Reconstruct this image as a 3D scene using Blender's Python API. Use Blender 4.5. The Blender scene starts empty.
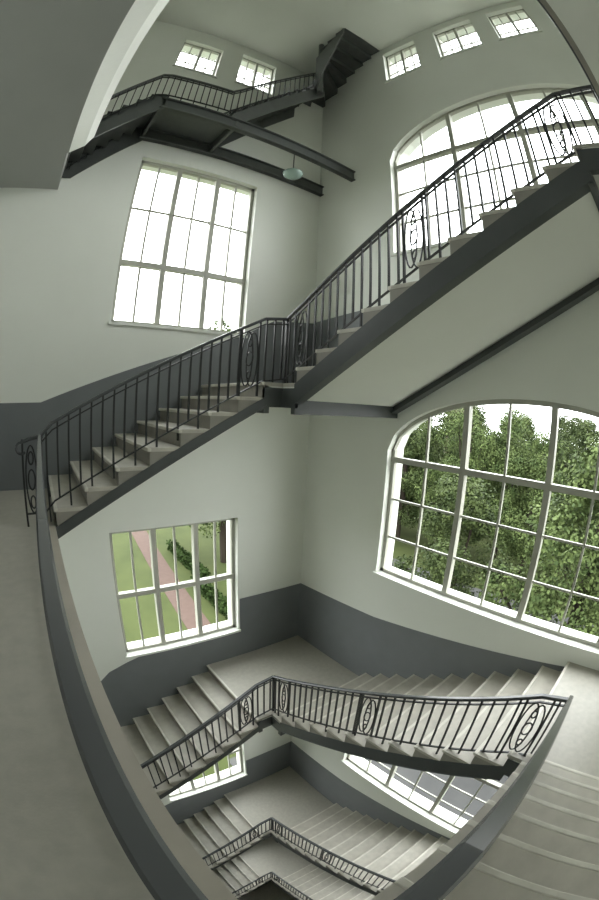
import bpy, math, random
from mathutils import Vector, Matrix
random.seed(7)
S=1.25
H=4.21
YA,XB=4.622,3.852
XC,YD=-1.5,-1.5
ZB=-1.0-3*H
ZT=6.9
# ---------------- materials
def mat(name,col,rough=.6,metal=0,noise=None,bump=0,bscale=30,spec=.5,objvar=0):
    m=bpy.data.materials.new(name);m.use_nodes=True
    nt=m.node_tree;b=nt.nodes['Principled BSDF']
    b.inputs['Roughness'].default_value=rough;b.inputs['Metallic'].default_value=metal
    b.inputs['Specular IOR Level'].default_value=spec
    b.inputs['Base Color'].default_value=(*col,1)
    tc=nt.nodes.new('ShaderNodeTexCoord')
    if noise:
        sc,amt,col2=noise
        n=nt.nodes.new('ShaderNodeTexNoise');n.inputs['Scale'].default_value=sc;n.inputs['Detail'].default_value=6
        nt.links.new(tc.outputs['Object'],n.inputs['Vector'])
        r=nt.nodes.new('ShaderNodeValToRGB');r.color_ramp.elements[0].position=.5-amt;r.color_ramp.elements[1].position=.5+amt
        r.color_ramp.elements[0].color=(*col2,1);r.color_ramp.elements[1].color=(*col,1)
        nt.links.new(n.outputs['Fac'],r.inputs['Fac'])
        last=r.outputs['Color']
        if objvar:
            oi=nt.nodes.new('ShaderNodeObjectInfo');mr=nt.nodes.new('ShaderNodeMapRange')
            mr.inputs['To Min'].default_value=1-objvar;mr.inputs['To Max'].default_value=1+objvar
            hs_=nt.nodes.new('ShaderNodeHueSaturation')
            nt.links.new(oi.outputs['Random'],mr.inputs['Value']);nt.links.new(mr.outputs['Result'],hs_.inputs['Value'])
            nt.links.new(last,hs_.inputs['Color']);last=hs_.outputs['Color']
        nt.links.new(last,b.inputs['Base Color'])
    if bump:
        n=nt.nodes.new('ShaderNodeTexNoise');n.inputs['Scale'].default_value=bscale;n.inputs['Detail'].default_value=4
        nt.links.new(tc.outputs['Object'],n.inputs['Vector'])
        bp=nt.nodes.new('ShaderNodeBump');bp.inputs['Strength'].default_value=bump;bp.inputs['Distance'].default_value=.02
        nt.links.new(n.outputs['Fac'],bp.inputs['Height']);nt.links.new(bp.outputs['Normal'],b.inputs['Normal'])
    return m
M_wall=mat('plaster_white',(.80,.82,.755),.46,noise=(1.2,.25,(.765,.785,.718)),bump=.08,bscale=18)
M_dado=mat('dado_grey',(.185,.196,.205),.4,noise=(3,.3,(.165,.176,.183)))
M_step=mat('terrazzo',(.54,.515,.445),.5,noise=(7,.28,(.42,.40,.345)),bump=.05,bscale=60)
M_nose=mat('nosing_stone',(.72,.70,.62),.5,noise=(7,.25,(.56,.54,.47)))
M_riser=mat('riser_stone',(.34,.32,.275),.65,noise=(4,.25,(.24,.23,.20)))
M_floor=mat('floor_terrazzo',(.47,.45,.39),.45,noise=(14,.3,(.39,.375,.325)),bump=.05,bscale=80)
M_steel=mat('painted_steel',(.09,.097,.093),.4,noise=(6,.3,(.065,.071,.067)))
M_beam=mat('beam_grey',(.07,.077,.076),.42,noise=(3,.3,(.052,.058,.058)))
M_rail=mat('handrail_paint',(.08,.085,.088),.26)
M_iron=mat('wrought_iron',(.018,.02,.02),.4)
M_frame=mat('window_frame',(.42,.42,.36),.45)
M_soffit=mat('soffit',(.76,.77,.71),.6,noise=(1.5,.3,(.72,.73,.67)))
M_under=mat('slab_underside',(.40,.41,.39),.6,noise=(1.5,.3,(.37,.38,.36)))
M_fascia=mat('slab_fascia',(.46,.425,.35),.55,noise=(5,.3,(.38,.35,.29)))
# ---------------- mesh builder
class MB:
    def __init__(s): s.v=[];s.f=[]
    def add(s,vs,fs):
        n=len(s.v);s.v+= [tuple(v) for v in vs];s.f+=[tuple(i+n for i in f) for f in fs]
    def box(s,x0,x1,y0,y1,z0,z1):
        s.add([(x0,y0,z0),(x1,y0,z0),(x1,y1,z0),(x0,y1,z0),(x0,y0,z1),(x1,y0,z1),(x1,y1,z1),(x0,y1,z1)],
              [(0,3,2,1),(4,5,6,7),(0,1,5,4),(1,2,6,5),(2,3,7,6),(3,0,4,7)])
    def prism(s,poly,axis,a,b):
        def P(q,t):
            return (q[0],t,q[1]) if axis=='x' else ((t,q[0],q[1]) if axis=='y' else (q[0],q[1],t))
        n=len(poly)
        s.add([P(q,a) for q in poly]+[P(q,b) for q in poly],
              [tuple(range(n)),tuple(range(2*n-1,n-1,-1))]+[(i,i+n,(i+1)%n+n,(i+1)%n) for i in range(n)])
    def sweep(s,pts,prof,side):
        pts=[Vector(p) for p in pts];side=Vector(side).normalized();n=len(pts);k=len(prof);vs=[]
        for i,p in enumerate(pts):
            if i==0:t=(pts[1]-p).normalized()
            elif i==n-1:t=(p-pts[i-1]).normalized()
            else:t=((pts[i+1]-p).normalized()+(p-pts[i-1]).normalized()).normalized()
            up=t.cross(side).normalized()
            if up.z<-1e-6: up=-up
            sc=1
            if 0<i<n-1: sc=1/max(.4,t.dot((pts[i+1]-p).normalized()))
            for a,b in prof: vs.append(p+side*a+up*b*sc)
        fs=[(i*k+j,i*k+(j+1)%k,(i+1)*k+(j+1)%k,(i+1)*k+j) for i in range(n-1) for j in range(k)]
        fs+=[tuple(range(k)),tuple(range((n-1)*k,n*k))]
        s.add(vs,fs)
    def tube(s,pts,r,closed=False,seg=5,normal=(0,0,1)):
        pts=[Vector(p) for p in pts];n=len(pts);N=Vector(normal);vs=[]
        for i,p in enumerate(pts):
            a=pts[(i-1)%n] if closed or i>0 else p;b=pts[(i+1)%n] if closed or i<n-1 else p
            t=(b-a).normalized();u=t.cross(N)
            if u.length<1e-4:u=t.cross(Vector((1,0.3,0)))
            u.normalize();w=t.cross(u)
            for j in range(seg):
                an=2*math.pi*j/seg;vs.append(p+u*math.cos(an)*r+w*math.sin(an)*r)
        m=n if closed else n-1
        fs=[(i*seg+j,i*seg+(j+1)%seg,((i+1)%n)*seg+(j+1)%seg,((i+1)%n)*seg+j) for i in range(m) for j in range(seg)]
        if not closed: fs+=[tuple(range(seg)),tuple(range((n-1)*seg,n*seg))]
        s.add(vs,fs)
    def obj(s,name,m,parent=None,smooth=False,bevel=0):
        me=bpy.data.meshes.new(name);me.from_pydata([(a*S,b*S,c*S) for a,b,c in s.v],[],s.f)
        import bmesh
        bm=bmesh.new();bm.from_mesh(me);bmesh.ops.recalc_face_normals(bm,faces=bm.faces);bm.to_mesh(me);bm.free()
        me.materials.append(m);o=bpy.data.objects.new(name,me);bpy.context.scene.collection.objects.link(o)
        if smooth:
            for p in me.polygons:p.use_smooth=True
        if bevel:
            b=o.modifiers.new('bevel','BEVEL');b.width=bevel*S;b.segments=2;b.limit_method='ANGLE'
        if parent:o.parent=parent
        return o
def empty(name):
    e=bpy.data.objects.new(name,None);bpy.context.scene.collection.objects.link(e);return e
# ---------------- walls
def wall(name,axis,plane,thick,u0,u1,z0,z1,ops):
    mb=MB()
    P=(lambda u,z,t:(u,plane+t,z)) if axis=='x' else (lambda u,z,t:(plane+t,u,z))
    us={u0,u1}
    for a,b,zb,tf,n in ops:
        for i in range(n+1): us.add(round(a+(b-a)*i/n,6))
    us=sorted(us)
    for i in range(len(us)-1):
        a,b=us[i],us[i+1]
        if b-a<1e-5: continue
        mid=(a+b)/2
        act=sorted([o for o in ops if o[0]<mid<o[1]],key=lambda o:o[2])
        la=lb=z0
        for o in act:
            for t in (0,thick): mb.add([P(a,la,t),P(b,lb,t),P(b,o[2],t),P(a,o[2],t)],[(0,1,2,3)])
            mb.add([P(a,o[2],0),P(b,o[2],0),P(b,o[2],thick),P(a,o[2],thick)],[(0,1,2,3)])
            la,lb=o[3](a),o[3](b)
            mb.add([P(a,la,0),P(b,lb,0),P(b,lb,thick),P(a,la,thick)],[(0,1,2,3)])
        for t in (0,thick): mb.add([P(a,la,t),P(b,lb,t),P(b,z1,t),P(a,z1,t)],[(0,1,2,3)])
    for o in ops:
        for u in (o[0],o[1]):
            mb.add([P(u,o[2],0),P(u,o[3](u),0),P(u,o[3](u),thick),P(u,o[2],thick)],[(0,1,2,3)])
    mb.add([P(u0,z0,0),P(u0,z1,0),P(u0,z1,thick),P(u0,z0,thick)],[(0,1,2,3)])
    mb.add([P(u1,z0,0),P(u1,z1,0),P(u1,z1,thick),P(u1,z0,thick)],[(0,1,2,3)])
    return mb.obj(name,M_wall)
def flat(z): return lambda u:z
ARC_C,ARC_W=1.25,1.82
def arch(zs):
    def f(u):
        t=min(1,abs((u-ARC_C)/ARC_W));return zs+.72*(1-t**2.15)**.56
    return f
opsA=[];opsB=[]
winA=[(.80,2.64,.905,3.315,3)]+[(.80,2.64,-3.48-H*k,-1.60-H*k,2) for k in range(3)]
for a,b,zb,zt,r in winA: opsA.append((a,b,zb,flat(zt),1))
smallA=[(.78,1.54,5.53,6.47),(1.94,2.68,5.6,6.6)]
for a,b,zb,zt in smallA: opsA.append((a,b,zb,flat(zt),1))
archB=[(-2.15+H*k,-.5+H*k) for k in (1,0,-1,-2)]
for sill,spr in archB: opsB.append((ARC_C-ARC_W,ARC_C+ARC_W,sill,arch(spr),28))
smallB=[(2.25,2.99,5.68,6.68),(1.03,1.83,5.68,6.68),(-.02,.70,5.68,6.68),(-1.1,-.4,5.68,6.68)]
for a,b,zb,zt in smallB: opsB.append((a,b,zb,flat(zt),1))
TH=.34
wall('wall_left','x',YA,TH,XC,XB,ZB,ZT,opsA)
wall('wall_right','y',XB,TH,YD,YA+TH,ZB,ZT,opsB)
wall('wall_back','x',YD,-TH,XC,XB+TH,ZB,ZT,[])
wall('wall_side','y',XC,-TH,YD,YA+TH,ZB,ZT,[])
m=MB();m.box(XC-TH,XB+TH,YD-TH,YA+TH,ZB-.2,ZB);m.obj('floor',M_floor)
m=MB();m.box(XC-TH,XB+TH,YD-TH,YA+TH,ZT,ZT+.2);m.obj('ceiling',M_wall)
# ---------------- windows
wn=[0]
def window(axis,plane,a,b,zb,tf,cols,rows,thickcols=(),rowz=None,thickrows=(),arched=False,fw=.05,bw=.011):
    wn[0]+=1
    root=empty('window_%d'%wn[0]);mb=MB()
    d0,d1=.09,.15
    def bx(u0,u1,z0,z1,e=0):
        if axis=='x': mb.box(u0,u1,plane+d0-e,plane+d1+e,z0,z1)
        else: mb.box(plane+d0-e,plane+d1+e,u0,u1,z0,z1)
    bx(a,a+fw,zb,tf(a));bx(b-fw,b,zb,tf(b));bx(a,b,zb,zb+fw)
    if arched:
        n=36
        for i in range(n):
            u0=a+(b-a)*i/n;u1=a+(b-a)*(i+1)/n
            poly=[(u0,tf(u0)),(u1,tf(u1)),(u1,tf(u1)-fw),(u0,tf(u0)-fw)]
            mb.prism(poly,'y',plane+d0,plane+d1)
    else: bx(a,b,tf(a)-fw,tf(a))
    for i in range(1,cols):
        u=a+(b-a)*i/cols;w=bw*2.6 if i in thickcols else bw
        bx(u-w,u+w,zb+fw,tf(u)-fw*.5,.012 if i in thickcols else -.012)
    zs=rowz if rowz else [zb+(tf((a+b)/2)-zb)*j/rows for j in range(1,rows)]
    for j,z in enumerate(zs):
        w=bw*2.6 if j in thickrows else bw
        ua,ub=a,b
        if arched:
            while tf(ua)<z+.02: ua+=.02
            while tf(ub)<z+.02: ub-=.02
        bx(ua,ub,z-w,z+w,.008 if j in thickrows else -.018)
    mb.obj('frame',M_frame,root)
    sl=MB()
    if axis=='x': sl.box(a-.03,b+.03,plane-.03,plane+.09,zb-.03,zb+.006)
    else: sl.box(plane-.03,plane+.09,a-.03,b+.03,zb-.03,zb+.006)
    sl.obj('sill',M_wall,root)
for a,b,zb,zt,r in winA: window('x',YA,a,b,zb,flat(zt),6,r,(2,4),thickrows=(0,),bw=.0135)
for a,b,zb,zt in smallA: window('x',YA,a,b,zb,flat(zt),4,3,(2,),fw=.03,bw=.009)
for sill,spr in archB:
    window('y',XB,ARC_C-ARC_W,ARC_C+ARC_W,sill,arch(spr),7,1,(1,3,5),rowz=[sill+.51,sill+1.02,sill+1.53],thickrows=(2,),arched=True,bw=.013)
for a,b,zb,zt in smallB: window('y',XB,a,b,zb,flat(zt),4,3,(2,),fw=.03,bw=.009)
# ---------------- dado
td=MB()
for k in range(0,-4,-1):
    if k==0: top=[(XC,-.03),(0,-.03),(2.56,.88),(3.1,1.18),(XB,1.27)]
    else: top=[(XC,-.03),(-.1,0),(.48,.5),(.78,.62),(1.05,.70),(2.67,.70),(2.67,1.3),(XB,1.28)]
    poly=top+[(XB,.05),(2.06,.05),(.1,-1.12),(XC,-1.12)]
    if k==-3: poly=top+[(XB,.05),(2.06,.05),(.1,-1.0),(XC,-1.0)]
    td.prism([(u,z+H*k) for u,z in poly],'x',YA-.007,YA+.0)
td.obj('trim_1',M_dado)
td=MB()
for k in range(0,-4,-1):
    poly=[(YA-.007,1.28),(3.0,1.38),(1.08,1.66),(-.19,1.84),(-.4,2.0),(YD,2.0),(YD,1.75),(.2,1.75),(2.95,.05),(YA-.007,.05)]
    td.prism([(u,z+H*k) for u,z in poly],'y',XB-.007,XB)
td.obj('trim_2',M_dado)
td=MB()
for k in range(0,-4,-1):
    z=-1.0+H*k
    td.box(XC,XC+.007,YD,YA-.01,z,z+.97);td.box(XC+.01,.0,YD,YD+.007,z,z+.97)
td.obj('trim_3',M_dado)
# ---------------- staircases
N=.15036
def flight(root,tag,axis,start,tread,n,zbase,dirn,e0,e1,well,soff=.17,sd=.26,st=.13,beam=.05,wallbeam=.10):
    steps=MB();rs=MB();str_=MB();ns=MB()
    nose=lambda u:zbase+N+(u-start)*dirn*(N/tread)
    for i in range(n):
        u=start+dirn*tread*i;z=zbase+N*(i+1)
        ua,ub=u-dirn*.022,u+dirn*(tread+(.0 if i==n-1 else .03))
        un=ua+dirn*.035
        ns.prism([(ua,z-.032),(ua,z+.001),(un,z+.001),(un,z-.032)],axis,e0,e1)
        if i<n-1:
            steps.prism([(un,z-.032),(un,z),(ub,z),(ub,z-.032)],axis,e0,e1)
        d=dirn
        top=z-.032 if i<n-1 else z
        u2=u+d*tread
        if i<n-1:
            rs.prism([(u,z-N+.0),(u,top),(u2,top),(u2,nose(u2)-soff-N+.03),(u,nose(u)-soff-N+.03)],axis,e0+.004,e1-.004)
        else:
            rs.prism([(u,z-N),(u,top-.001),(u+d*.05,top-.001),(u+d*.05,z-N)],axis,e0+.004,e1-.004)
    u_end=start+dirn*tread*(n-1)
    a0=start-dirn*.02;a1=u_end+dirn*.03
    other=e1 if abs(e0-well)<abs(e1-well) else e0
    for w,outer in ((well,True),(other,False)):
        if outer: c0,c1=(w-.004,w+beam) if other>w else (w-beam,w+.004)
        else: c0,c1=(w-wallbeam,w) if w>well else (w,w+wallbeam)
        s2=sd if outer else sd+.05
        str_.prism([(a0,nose(a0)-st),(a1,nose(a1)-st),(a1,nose(a1)-s2),(a0,nose(a0)-s2)],axis,c0,c1)
        g=.035
        lo,hi=min(c0,c1)-g,max(c0,c1)+g
        lo=max(lo,XC if axis=='y' else YD);hi=min(hi,(XB if axis=='y' else YA)-.001)
        if outer:
            if other>well: lo=c0-.004
            else: hi=c1+.004
        str_.prism([(a0,nose(a0)-s2),(a1,nose(a1)-s2),(a1,nose(a1)-s2-.014),(a0,nose(a0)-s2-.014)],axis,lo,hi)
    so=MB();dd=N-.03+.002
    so.prism([(a0,nose(a0)-soff-dd),(a1,nose(a1)-soff-dd),(a1,nose(a1)-soff-dd-.02),(a0,nose(a0)-soff-dd-.02)],axis,e0+.04,e1-.04)
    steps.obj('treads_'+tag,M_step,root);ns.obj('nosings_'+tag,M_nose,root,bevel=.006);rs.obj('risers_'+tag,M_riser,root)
    str_.obj('stringers_'+tag,M_beam,root);so.obj('soffit_'+tag,M_soffit,root)
def landing(root,tag,boxes,z,th=.13,edge=(),em=None):
    a=MB()
    for x0,x1,y0,y1 in boxes: a.box(x0,x1,y0,y1,z-.035,z)
    a.obj('slab_'+tag,M_floor,root)
    b=MB()
    for x0,x1,y0,y1 in boxes: b.box(x0+.004,x1-.004,y0+.004,y1-.004,z-th,z-.035)
    b.obj('underside_'+tag,M_soffit,root)
    if edge:
        c=MB()
        for e in edge: c.box(*e[:4],z-e[4],z-e[5])
        c.obj('edge_beams_'+tag,em or M_beam,root)
wx0,wx1,wy0,wy1=.075,2.27,.07,3.16
for k in range(1,-4,-1):
    z=-1.0+H*k
    root=empty('staircase')
    if k==1:
        z=2.9
        a=MB();a.box(XC,.02,YD,3.75,z-.03,z);a.box(XC,-.22,3.75,YA,z-.03,z);a.obj('slab_main',M_floor,root)
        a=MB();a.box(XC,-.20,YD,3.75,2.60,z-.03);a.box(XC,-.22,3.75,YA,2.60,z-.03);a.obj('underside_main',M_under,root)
        a=MB();a.prism([(-.20,2.60),(-.05,2.72),(.02,z-.03),(-.20,z-.03)],'x',YD,3.75);a.obj('cove_main',M_wall,root)
        continue
    if k>-3:
        landing(root,'main',[(XC,wx0,YD,YA),(wx0,.13,YD,wy0)],z,.15,[(wx0-.06,wx0+.006,wy0+.001,wy1,.22,-.006)],M_fascia)
    flight(root,'lower','x',.1,.28,8,z,1,wy1,YA,wy1,sd=.235,st=.15,soff=.10)
    zf=z+8*N
    landing(root,'corner',[(2.06,XB,wy1,YA),(wx1,XB,2.95,wy1)],zf,.15,
        [(2.27,XB,2.95,3.01,.30,.15),(2.06,2.12,wy1,YA,.30,.15),(2.06,wx1+.05,wy1-.003,wy1+.04,.24,.05),(wx1-.003,wx1+.04,2.95,wy1+.04,.24,.05)])
    flight(root,'middle','y',2.95,.275,11,zf,-1,wx1,XB,wx1,sd=.33,st=.15,beam=.06)
    zr=zf+11*N
    landing(root,'quarter',[(wx1,XB,YD,.2),(2.2,wx1,YD,wy0)] if k<0 else [(wx1,XB,YD,.2),(2.2,wx1,YD,-.13)],zr,.15,
        [(wx1,XB,.15,.2,.34,.15),(wx1-.003,wx1+.05,wy0 if k<0 else -.13,.2,.24,.05)])
    nn=7 if k==0 else 9
    yw=wy0 if k<0 else -.13
    flight(root,'upper','x',2.2,2.0/(nn-1),nn,zr,-1,YD,yw,yw,sd=.26)
# ---------------- railings
def prof(w,h): return [(-w,-h*.6),(-w,h*.45),(-w*.7,h),(w*.7,h),(w,h*.45),(w,-h*.6),(w*.7,-h),(-w*.7,-h)]
prof_r=prof(.0215,.014);prof_n=prof(.0155,.013)
def rail_z(pts,u):
    for (a,za),(b,zb) in zip(pts,pts[1:]):
        if min(a,b)-1e-6<=u<=max(a,b)+1e-6: return za+(zb-za)*(u-a)/(b-a) if a!=b else za
    return pts[-1][1]
def railing(root,tag,axis,plane,pts,h=.72,orn=(),step=.098,low=.1,pr=None,r=.008,m1=None,m2=None):
    P=(lambda u,z:(u,plane,z)) if axis=='x' else (lambda u,z:(plane,u,z))
    side=(0,1,0) if axis=='x' else (1,0,0)
    hr=MB();hr.sweep([P(*p) for p in pts],pr or prof_r,side);hr.obj('handrail_'+tag,m1 or M_rail,root)
    ir=MB();thin=[(-.009,-.006),(-.009,.006),(.009,.006),(.009,-.006)]
    for off in (-.055,-(h-low)): ir.sweep([P(u,z+off) for u,z in pts],thin,side)
    u0,u1=pts[0][0],pts[-1][0];L=abs(u1-u0);sg=1 if u1>u0 else -1
    n=int(L/step)
    orn_u=[u0+sg*L*o for o in orn]
    def bar(u,za,zb,rr=r):
        if axis=='x': ir.box(u-rr,u+rr,plane-rr,plane+rr,za,zb)
        else: ir.box(plane-rr,plane+rr,u-rr,u+rr,za,zb)
    for i in range(n+1):
        u=u0+sg*(i+.5)*L/(n+1)
        if any(abs(u-q)<.095 for q in orn_u): continue
        z=rail_z(pts,u)
        bar(u,z-(h+.02) if i%2==0 else z-(h-low),z-.012)
    for q in orn_u:
        z=rail_z(pts,q);sl=(rail_z(pts,q+.05)-rail_z(pts,q-.05))/.1
        for s_ in (-.1,.1): bar(q+s_,rail_z(pts,q+s_)-h-.02,rail_z(pts,q+s_)-.012,.009)
        top=z-.055;bot=z-(h-low)+.005;cz=(top+bot)/2;hh=(top-bot)/2
        def ell(cu,cz_,a,b):
            ir.tube([P(cu+a*math.cos(t),cz_+b*math.sin(t)+sl*a*math.cos(t)) for t in [i*2*math.pi/20 for i in range(20)]],.0075,True,5,side)
        ell(q-.028,cz,.06,hh*.93);ell(q+.028,cz,.06,hh*.93)
        ell(q,cz,.036,.065);ell(q,cz+hh*.55,.02,.035);ell(q,cz-hh*.55,.02,.035)
    ir.obj('balusters_'+tag,m2 or M_iron,root)
def newel(root,x,y,z0,z1,r=.014):
    m=MB();m.box(x-r,x+r,y-r,y+r,z0,z1);return m.obj('newel',M_iron,root)
for k in range(0,-4,-1):
    dz=H*k
    root=empty('stair_railing')
    f=lambda L_:[(u,z+dz) for u,z in L_]
    railing(root,'landing','y',-.009,f([(-.01,-.28),(3.215,-.28)]),h=.70,orn=(.25,.75),pr=prof_n)
    railing(root,'lower','x',3.215,f([(-.0,-.28),(.1,-.18),(2.06,.83),(2.324,.87)]),orn=(.82,) )
    railing(root,'middle','y',2.324,f([(3.215,.87),(2.95,1.0),(.2,2.46),(.0 if k<0 else -.19,2.50)]),orn=(.07,.48,.94) if k<0 else (.07,.46,.86))
    if k==0: railing(root,'upper','x',-.19,f([(2.324,2.50),(2.2,2.60),(.2,3.55),(.0,3.6)]),orn=(.12,.5,.88),pr=prof_n)
    else: railing(root,'upper','x',-.009,f([(2.324,2.50),(2.2,2.62),(.2,3.85),(.0,3.93)]),orn=(.12,.5,.88),pr=prof_n)
    e=MB();e.sweep([(.018,3.215,-.28+dz),(-.10,3.215,-.30+dz),(-.17,3.215,-.325+dz)],prof_r,(0,1,0))
    e.sweep([(-.17-.045*math.sin(t),3.215,-.37+.045*math.cos(t)+dz) for t in [i*math.pi/8 for i in range(0,11)]],[(a*.8,b*.7) for a,b in prof_r],(0,1,0))
    e.obj('rail_volute',M_rail,root)
    e=MB()
    for xx in (-.16,-.02): e.box(xx-.009,xx+.009,3.206,3.224,-1.0+dz,-.3+dz)
    for cx,cz,a,b in ((-.09,-.62,.05,.27),(-.09,-.62,.03,.08),(-.09,-.45,.022,.05),(-.09,-.8,.022,.05)):
        e.tube([(cx+a*math.cos(t),3.215,cz+dz+b*math.sin(t)) for t in [i*2*math.pi/24 for i in range(24)]],.0075,True,5,(0,1,0))
    e.box(-.16,0,3.206,3.224,-.9+dz,-.888+dz)
    e.obj('end_panel',M_iron,root)
    newel(root,.0,3.215,-1+dz,-.29+dz);newel(root,2.324,3.215,8*N-1+dz,.86+dz);newel(root,2.324,.0 if k<0 else -.19,1.85+dz,2.49+dz)
# ---------------- attic stair (steel)
root=empty('attic_staircase')
z3=2.9;ay0,ay1=3.80,YA-.01;ZP=3.82
a=MB()
n=6;x0=-.22;r_=(ZP-z3)/n;t_=(.68-x0)/n
for i in range(n):
    x=x0+i*t_;z=z3+r_*(i+1)
    a.box(x-.02,x+t_+.01,ay0,ay1,z-.02,z);a.box(x,x+.012,ay0,ay1,z-r_,z)
for y in (ay0,ay1-.02):
    a.prism([(x0-.04,z3+.1),(.66,ZP+.05),(.74,ZP+.05),(.74,ZP-.2),(x0+.12,z3-.12),(x0-.04,z3-.12)],'x',y,y+.02)
a.box(.66,1.78,ay0,ay1,ZP-.03,ZP)
def ibeam(mb,x0,x1,y,z0,z1,w=.09):
    mb.box(x0,x1,y-.01,y+.01,z0,z1);mb.box(x0,x1,y-w/2,y+w/2,z0,z0+.018);mb.box(x0,x1,y-w/2,y+w/2,z1-.018,z1)
ibeam(a,.66,XB,ay0+.02,3.60,ZP-.03);ibeam(a,.66,XB,YA-.06,3.60,ZP-.03)
for x in (.70,1.75): a.box(x-.02,x+.02,ay0,ay1,3.65,ZP-.03)
n=9;x0,x1=1.70,3.12;zt=5.45;r_=(zt-ZP)/n;t_=(x1-x0)/n
for i in range(n):
    x=x0+t_*i;z=ZP+r_*(i+1)
    a.box(x-.02,x+t_+.01,ay0,ay1,z-.02,z);a.box(x,x+.012,ay0,ay1,z-r_,z)
for y in (ay0-.01,ay1-.02):
    a.prism([(x0-.05,ZP+.04),(x1,zt+.06),(x1+.05,zt+.06),(x1+.05,zt-.2),(x0+.12,ZP-.06),(x0-.05,ZP-.06)],'x',y,y+.02)
px,py=3.02,3.72
def corner_pt(an):
    c,s=math.cos(an),math.sin(an);X,Y=XB-.01-px,YA-.01-py
    t=min(X/c if c>1e-6 else 1e9,Y/s if s>1e-6 else 1e9);return (px+c*t,py+s*t)
nw=6;rw=.185;z=zt
for i in range(nw):
    a0=math.pi/2*(1-i/nw);a1=math.pi/2*(1-(i+1)/nw)
    z=zt+rw*(i+1)
    p0,p1=corner_pt(a0),corner_pt(a1)
    poly=[(px,py),p0]
    if a0>math.atan2(YA-.01-py,XB-.01-px)>a1: poly.append((XB-.01,YA-.01))
    poly.append(p1)
    a.prism(poly,'z',z-.02,z)
    q=(px+.03*math.cos(a0),py+.03*math.sin(a0))
    d=Vector((p0[0]-q[0],p0[1]-q[1]));nrm=Vector((-d.y,d.x)).normalized()*.012
    a.prism([q,p0,(p0[0]+nrm.x,p0[1]+nrm.y),(q[0]+nrm.x,q[1]+nrm.y)],'z',z-rw,z)
y=py
for i in range(3):
    z=min(z+.11,ZT-.005)
    a.box(px-.05,XB-.01,y-.24,y,z-.02,z);a.box(px-.05,XB-.01,y-.012,y,z-.14,z);y-=.22
a.prism([(py+.05,zt+.9),(y,ZT-.01),(y,ZT-.22),(py+.05,zt-.1)],'y',px-.07,px-.045)
a.prism([(px+.05*math.cos(t),py+.05*math.sin(t)) for t in [i*math.pi/5 for i in range(10)]],'z',zt-.25,ZT-.01)
a.obj('steel_frame',M_steel,root)
arp=[(-.20,3.34),(.56,4.24),(.68,4.28),(1.58,4.32),(1.72,4.45),(3.05,5.92)]
railing(root,'front','x',ay0-.02,arp,h=.48,low=.04,step=.09,m1=M_steel,r=.006)
railing(root,'rear','x',ay1-.04,arp,h=.48,low=.04,step=.09,m1=M_steel,r=.006)
# ---------------- lamp
lroot=empty('pendant_lamp')
l=MB();l.tube([(2.7,3.82,3.595),(2.7,3.82,3.28)],.008,False,6,(1,0,0));l.obj('stem',M_steel,lroot)
l=MB();nseg=20;pf=[(.0,.03),(.06,.03),(.13,.005),(.14,-.01),(.12,-.045),(.07,-.075),(0,-.085)]
vs=[];fs=[]
for i in range(nseg):
    t=2*math.pi*i/nseg
    for r,z in pf: vs.append((2.7+r*math.cos(t),3.82+r*math.sin(t),3.20+z))
kk=len(pf)
for i in range(nseg):
    for j in range(kk-1):
        fs.append((i*kk+j,i*kk+j+1,((i+1)%nseg)*kk+j+1,((i+1)%nseg)*kk+j))
l.add(vs,fs)
mg=mat('lamp_glass',(.30,.40,.36),.15);l.obj('glass_shade',mg,lroot,smooth=True)
# ---------------- exterior
GZ=ZB-.4
q=.5
def sc(c): return tuple(x*q for x in c)
M_lawn=mat('lawn',sc((.092,.112,.038)),.9,noise=(.35,.2,sc((.065,.083,.028))),spec=.1)
M_path=mat('gravel_path',sc((.165,.115,.095)),.9,noise=(2,.3,sc((.13,.09,.075))),spec=.1)
M_road=mat('asphalt',sc((.13,.13,.125)),.9,noise=(.8,.3,sc((.10,.10,.10))),spec=.1)
M_leaf=mat('foliage',sc((.125,.165,.055)),.7,noise=(.9,.13,sc((.042,.066,.02))),spec=.1,objvar=.35)
M_bark=mat('bark',sc((.05,.04,.03)),.9,spec=.1)
M_brick=mat('brick_facade',sc((.13,.085,.07)),.9,spec=.1);M_roof=mat('roof_tiles',sc((.12,.075,.065)),.8,spec=.1)
M_hedge=mat('hedge',sc((.045,.075,.02)),.9,noise=(3,.2,sc((.025,.048,.01))),spec=.1)
m=MB();m.box(-150,260,-150,260,GZ-.3,GZ);m.obj('ground',M_lawn)
m=MB();m.prism([(6.9,10),(8.5,10),(11.9,48),(10.1,48)],'z',GZ,GZ+.03)
m.obj('garden_path',M_path)
m=MB();m.box(20,29,-120,200,GZ,GZ+.04);m.obj('road',M_road)
m=MB();m.box(4.6,12.5,-60,9.5,GZ,GZ+.04);m.obj('pavement',M_road)
def leafobj(boxes,count,size):
    mb=MB()
    for _ in range(count):
        b=random.choice(boxes);c=Vector([random.uniform(b[2*i],b[2*i+1]) for i in range(3)])
        u=Vector([random.gauss(0,1) for _ in range(3)]).normalized()*size;w=u.cross(Vector([random.gauss(0,1) for _ in range(3)])).normalized()*size
        mb.add([c-u,c-w,c+u,c+w],[(0,1,2,3)])
    return mb
hb=leafobj([(9.9,10.7,13,18,GZ,GZ+.9),(10.6,11.4,18,26,GZ,GZ+.9),(11.5,12.4,26,34,GZ,GZ+.9)],4800,.13)
hb.obj('hedge',M_hedge)
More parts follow.
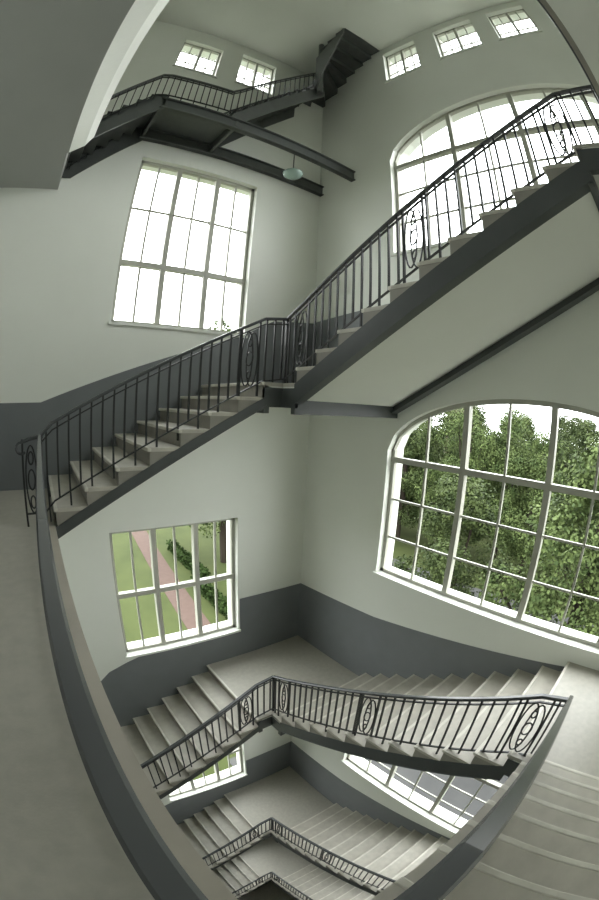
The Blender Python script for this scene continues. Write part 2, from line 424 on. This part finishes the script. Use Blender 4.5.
def tree_mesh(name,seed):
    random.seed(seed);mb=MB();blobs=[]
    for i in range(60):
        t=random.random();z=2.8+10.4*t;rad=(3.8*math.sin(math.pi*min(1,.18+t*.8))+.6)
        an=random.uniform(0,6.28);rr_=rad*math.sqrt(random.random())*.9
        blobs.append((Vector((rr_*math.cos(an),rr_*math.sin(an),z)),random.uniform(.6,1.35)))
    for _ in range(28000):
        c,r=random.choice(blobs);d=Vector([random.gauss(0,1) for _ in range(3)]).normalized()
        p=c+d*r*random.uniform(.65,1.15)
        s_=random.uniform(.06,.12)
        n=(d+Vector([random.gauss(0,.6) for _ in range(3)])+Vector((0,0,.4))).normalized()
        u=n.orthogonal().normalized()*s_;u.rotate(Matrix.Rotation(random.uniform(0,6.28),3,n));w=n.cross(u)*.7
        mb.add([p-u,p-w,p+u,p+w],[(0,1,2,3)])
    me=bpy.data.meshes.new(name);me.from_pydata([(a*S,b*S,c*S) for a,b,c in mb.v],[],mb.f);me.materials.append(M_leaf)
    tb=MB();tb.tube([(0,0,0),(.1,0,3),(0,.1,6),(0,0,9)],.25,False,8,(1,0,0))
    for i in range(9):
        c=blobs[i*3][0];tb.tube([(0,0,2.5+i*.5),tuple(c)],.08,False,5,(1,0,0))
    mt=bpy.data.meshes.new(name+'_t');mt.from_pydata([(a*S,b*S,c*S) for a,b,c in tb.v],[],tb.f);mt.materials.append(M_bark)
    return me,mt
tm=[tree_mesh('leaves%d'%i,11+i) for i in range(4)]
random.seed(5)
def tree(x,y,s=1.):
    e=empty('deciduous_tree');e.location=(x*S,y*S,GZ*S);e.scale=(s,s,s*random.uniform(.94,1.05));e.rotation_euler=(0,0,random.uniform(0,6.28))
    me,mt=random.choice(tm)
    for nm,qq in (('crown',me),('trunk',mt)):
        o=bpy.data.objects.new(nm,qq);bpy.context.scene.collection.objects.link(o);o.parent=e
for x,y,s in [(15.8,1.4,.97),(16,-6.5,1),(15,-13,1),(16.4,8.2,.82),(15.2,29,1.45),(36,5.5,1.04),(36,13.5,1.04),(36.5,21,1.05),(37,28.5,1.02),
              (33,-12,1.1),(33.5,-4,1.02),(33.5,2,1.03),(33.5,9.6,1.0),(33.5,17,1.0),(34,24.5,1.03),(33.5,32.5,1.0),(33,41,1.08),
              (47,2,1.08),(47,9,1.07),(47,16,1.03),(47,23,1.06),(46,30,1.06),(46,37,1.05),(45,45,1.1),(60,3,1.1),(60,12,1.08),(60,21,1.08),(60,30,1.07),(59,44,1.08),(60,-15,1.1),(54,54,1.1),
              (78,8,1.12),(78,18,1.1),(79,30,1.08),(72,55,1.08),(100,15,1.12),(99,33,1.12),(88,72,1.15),(115,5,1.2),(50,70,1.1),(70,90,1.1),(40,100,1.1),(18,90,1.1),
              (92,44,.98),(90,49,.96),(100,52,1.0),(96,62,1.0)]:
    tree(x,y,s)
hs=empty('brick_house')
m=MB();m.box(116,126,61,67.5,GZ,GZ+14.2);m.obj('body',M_brick,hs)
m=MB();m.prism([(60,GZ+14.2),(68.5,GZ+14.2),(64.2,GZ+17.4)],'y',115.5,126.5);m.obj('roof',M_roof,hs)
m=MB()
for yy in (62,64,66):
    for zz in (6.2,9.4,12): m.box(115.9,116,yy,yy+.7,GZ+zz,GZ+zz+1.4)
m.obj('panes',M_road,hs)
# ---------------- light
w=bpy.data.worlds.new('sky');bpy.context.scene.world=w;w.use_nodes=True
nt=w.node_tree;bg=nt.nodes['Background']
tc=nt.nodes.new('ShaderNodeTexCoord');nz=nt.nodes.new('ShaderNodeTexNoise');nz.inputs['Scale'].default_value=1.5
rp=nt.nodes.new('ShaderNodeValToRGB');rp.color_ramp.elements[0].color=(.86,.93,.95,1);rp.color_ramp.elements[1].color=(1,1,.98,1)
nt.links.new(tc.outputs['Generated'],nz.inputs['Vector']);nt.links.new(nz.outputs['Fac'],rp.inputs['Fac']);nt.links.new(rp.outputs['Color'],bg.inputs['Color'])
bg.inputs['Strength'].default_value=8.9
def portal(loc,rot,sx,sy):
    l=bpy.data.lights.new('portal','AREA');l.shape='RECTANGLE';l.size=sx*S;l.size_y=sy*S
    l.cycles.is_portal=True
    o=bpy.data.objects.new('window_portal',l);o.location=[c*S for c in loc];o.rotation_euler=rot;bpy.context.scene.collection.objects.link(o)
for a_,b_,zb,zt_,r in winA: portal(((a_+b_)/2,YA+.3,(zb+zt_)/2),(-math.pi/2,0,0),b_-a_,zt_-zb)
for sill,spr in archB: portal((XB+.3,ARC_C,(sill+spr+.72)/2),(0,math.pi/2,0),spr+.72-sill,2*ARC_W)
for a_,b_,zb,zt_ in smallB: portal((XB+.3,(a_+b_)/2,(zb+zt_)/2),(0,math.pi/2,0),zt_-zb,b_-a_)
for a_,b_,zb,zt_ in smallA: portal(((a_+b_)/2,YA+.3,(zb+zt_)/2),(-math.pi/2,0,0),b_-a_,zt_-zb)
# ---------------- camera
fpx,p,r,yaw=394.589,.115,.049,.673
Fv=Vector((math.sin(yaw),math.cos(yaw),0));Rv=Vector((math.cos(yaw),-math.sin(yaw),0));Uv=Vector((0,0,1))
F2=Fv*math.cos(p)-Uv*math.sin(p);U2=Uv*math.cos(p)+Fv*math.sin(p)
R3=Rv*math.cos(r)+U2*math.sin(r);U3=U2*math.cos(r)-Rv*math.sin(r)
cd=bpy.data.cameras.new('camera');cam=bpy.data.objects.new('camera',cd);bpy.context.scene.collection.objects.link(cam)
cam.matrix_world=Matrix((( R3.x,U3.x,-F2.x,0),(R3.y,U3.y,-F2.y,0),(R3.z,U3.z,-F2.z,0),(0,0,0,1)))
cd.type='PANO';cd.sensor_fit='HORIZONTAL';cd.sensor_width=36;cd.sensor_height=36*900/599
mm=fpx/599*36
for tgt in (cd,getattr(cd,'cycles',None)):
    if tgt is None: continue
    try:
        tgt.panorama_type='FISHEYE_EQUISOLID';tgt.fisheye_lens=mm;tgt.fisheye_fov=math.radians(200)
    except Exception as ex: pass
cd.clip_start=.01;cd.clip_end=1000
bpy.context.scene.camera=cam
bpy.context.scene.view_settings.view_transform='Standard'
